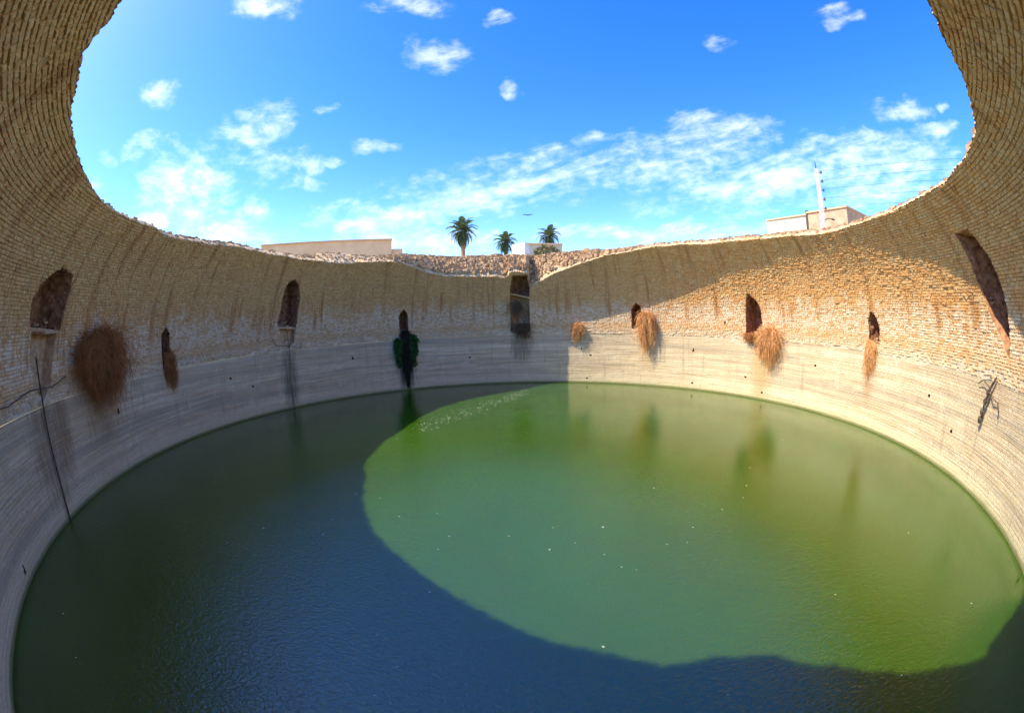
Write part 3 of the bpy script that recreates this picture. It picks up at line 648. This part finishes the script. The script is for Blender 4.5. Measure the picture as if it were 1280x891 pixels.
for z in IZ:
    o = bpy.data.objects.new('insulator', im); o.location = (0, 0, z); link(o, po)
m = MB(); m.tube([side * .16 + Vector((0, 0, 4.1)), side * .5 + Vector((0, 0, 4.2)), side * .85 + Vector((0, 0, 4.12))], .035, 6)
m.tube([side * .75 + Vector((0, 0, 4.14)), side * 1.0 + Vector((0, 0, 4.08))], [.08, .06], 7); m.build('lamp_arm', M_dark, po)
ex, ey = polar(98, 40)
names = ['topmost', 'second highest', 'middle', 'second lowest', 'lowest']
for k, z in enumerate(IZ):
    A = Vector((px, py, GZ + z + .1)) + side * .36; B = Vector((ex, ey, GZ + z + .1)) + side * .36; pts = []
    for i in range(25):
        f = i / 24; p = A.lerp(B, f); p.z -= .25 * 4 * f * (1 - f); pts.append(p - A)
    m = MB(); m.tube(pts, .010, 4); tag(m.build('power_line', M_pipe, loc=A), 'thin wire running right from the pole, %s of the five' % names[k], 'power line', 'power lines from the concrete pole')
# palms
def frond_mesh(L, seed, dry=False):
    r_ = np.random.RandomState(seed); m = MB(); pts = []
    for i in range(9):
        f = i / 8; pts.append(Vector((L * f * (1 - .12 * f), 0, L * (.42 * f - .78 * f * f))))
    m.tube(pts, [.035, .03, .026, .022, .018, .015, .012, .01, .006], 4, .8, cap=False)
    for i in range(34):
        f = .12 + .88 * i / 34; k = f * 8; i0 = int(min(k, 7)); p = pts[i0].lerp(pts[i0 + 1], k - i0)
        ll = L * (.22 * math.sin(math.pi * min(1, .15 + f * .85)) + .05)
        for sg in (-1, 1):
            d = Vector((.55, sg * .8, -.15 + r_.uniform(-.2, .2))).normalized() * ll; w_ = Vector((.10, 0, 0.02)) * (L / 3)
            m.add([tuple(p), tuple(p + w_), tuple(p + d * .6 + w_ * .8), tuple(p + d), tuple(p + d * .6 - w_ * .2)], [(0, 1, 2, 3, 4)], (0, 0), r_.rand())
    return m.mesh('frond', M_palm)
FM = [frond_mesh(3.0, i) for i in range(3)]
def palm(az, d, top, label, rad=3.0):
    x, y = polar(az, d); t = tag(empty('palm_tree', (x, y, GZ)), label, 'palm tree', 'date palms behind the far breach'); Hc = top - GZ - 1.45 * rad / 3
    m = MB(); pts = []; rd = []
    for i in range(17):
        f = i / 16; pts.append((.12 * math.sin(f * 3), .05 * f, -.3 + (Hc + .3) * f)); rd.append(.36 - .06 * f + (.03 if i % 2 else 0) + (.05 if i > 13 else 0))
    m.tube(pts, rd, 9); m.build('trunk', M_trunk, t)
    n = 44
    for i in range(n):
        o = bpy.data.objects.new('frond', FM[i % 3]); o.location = (0, 0, Hc); f = i / n
        o.rotation_euler = (0, R(-72 + 150 * f ** .85) , i * 2.39996 + rs.uniform(-.2, .2)); k = rad / 3 * rs.uniform(.85, 1.08); o.scale = (k, k, k); link(o, t)
palm(-7.6, 66, 3.31 + .2195 * 66, 'tallest and leftmost of the three date palms, with its trunk in view', 2.9)
palm(-1.7, 85, 3.31 + .184 * 85, 'middle date palm, the lowest, just left of the white house', 2.9)
palm(4.4, 82, 3.31 + .197 * 82, 'rightmost date palm, rising behind the tan wing of the house', 2.9)
# shrub in front of the wing
x, y = polar(4.0, 42); t = tag(empty('yard_bush', (x, y, GZ)), 'olive bush in front of the tan wing of the white house', 'bush')
m = MB(); m.tube([(0, 0, -.2), (0, 0, 1.6)], [.12, .06], 6); m.build('trunk', M_trunk, t); m = MB()
for i in range(2200):
    v = Vector(rs.normal(0, 1, 3)); v = v.normalized() * rs.uniform(.55, 1.0) ; c = Vector((v.x * 1.5, v.y * 1.0, 3.1 + v.z * .95 * (1 + .25 * mnoise.noise(v * 2.5)))); e1 = Vector(rs.normal(0, .07, 3)); e2 = Vector(rs.normal(0, .07, 3))
    m.add([tuple(c), tuple(c + e1), tuple(c + e1 + e2), tuple(c + e2)], [(0, 1, 2, 3)], (0, 0), rs.rand())
m.build('crown', mat_simple('olive_leaf', (.10, .10, .035), (.26, .22, .09), 3, bump=0, rndmix=True), t)
# bird
x, y = polar(1.6, 40); z = CAM[2] + .234 * 40; m = MB()
m.tube([(-.05, .25, 0), (0, .05, 0), (0, -.15, 0), (0, -.3, .01)], [.01, .08, .06, .01], 6)
for sg in (-1, 1): m.add([(0, .1, .02), (0, -.08, .02), (sg * .3, -.02, .1), (sg * .6, -.12, .04), (sg * .28, .12, .1)], [(0, 1, 2, 3, 4)]); m.add([(0, .1, .0), (0, -.08, .0), (sg * .3, -.02, .085), (sg * .6, -.12, .035), (sg * .28, .12, .085)], [(4, 3, 2, 1, 0)])
tag(m.build('bird', M_dark, loc=(x, y, z)), 'tiny dark bird gliding above the palms', 'bird')
print('bricks', len(bricks))
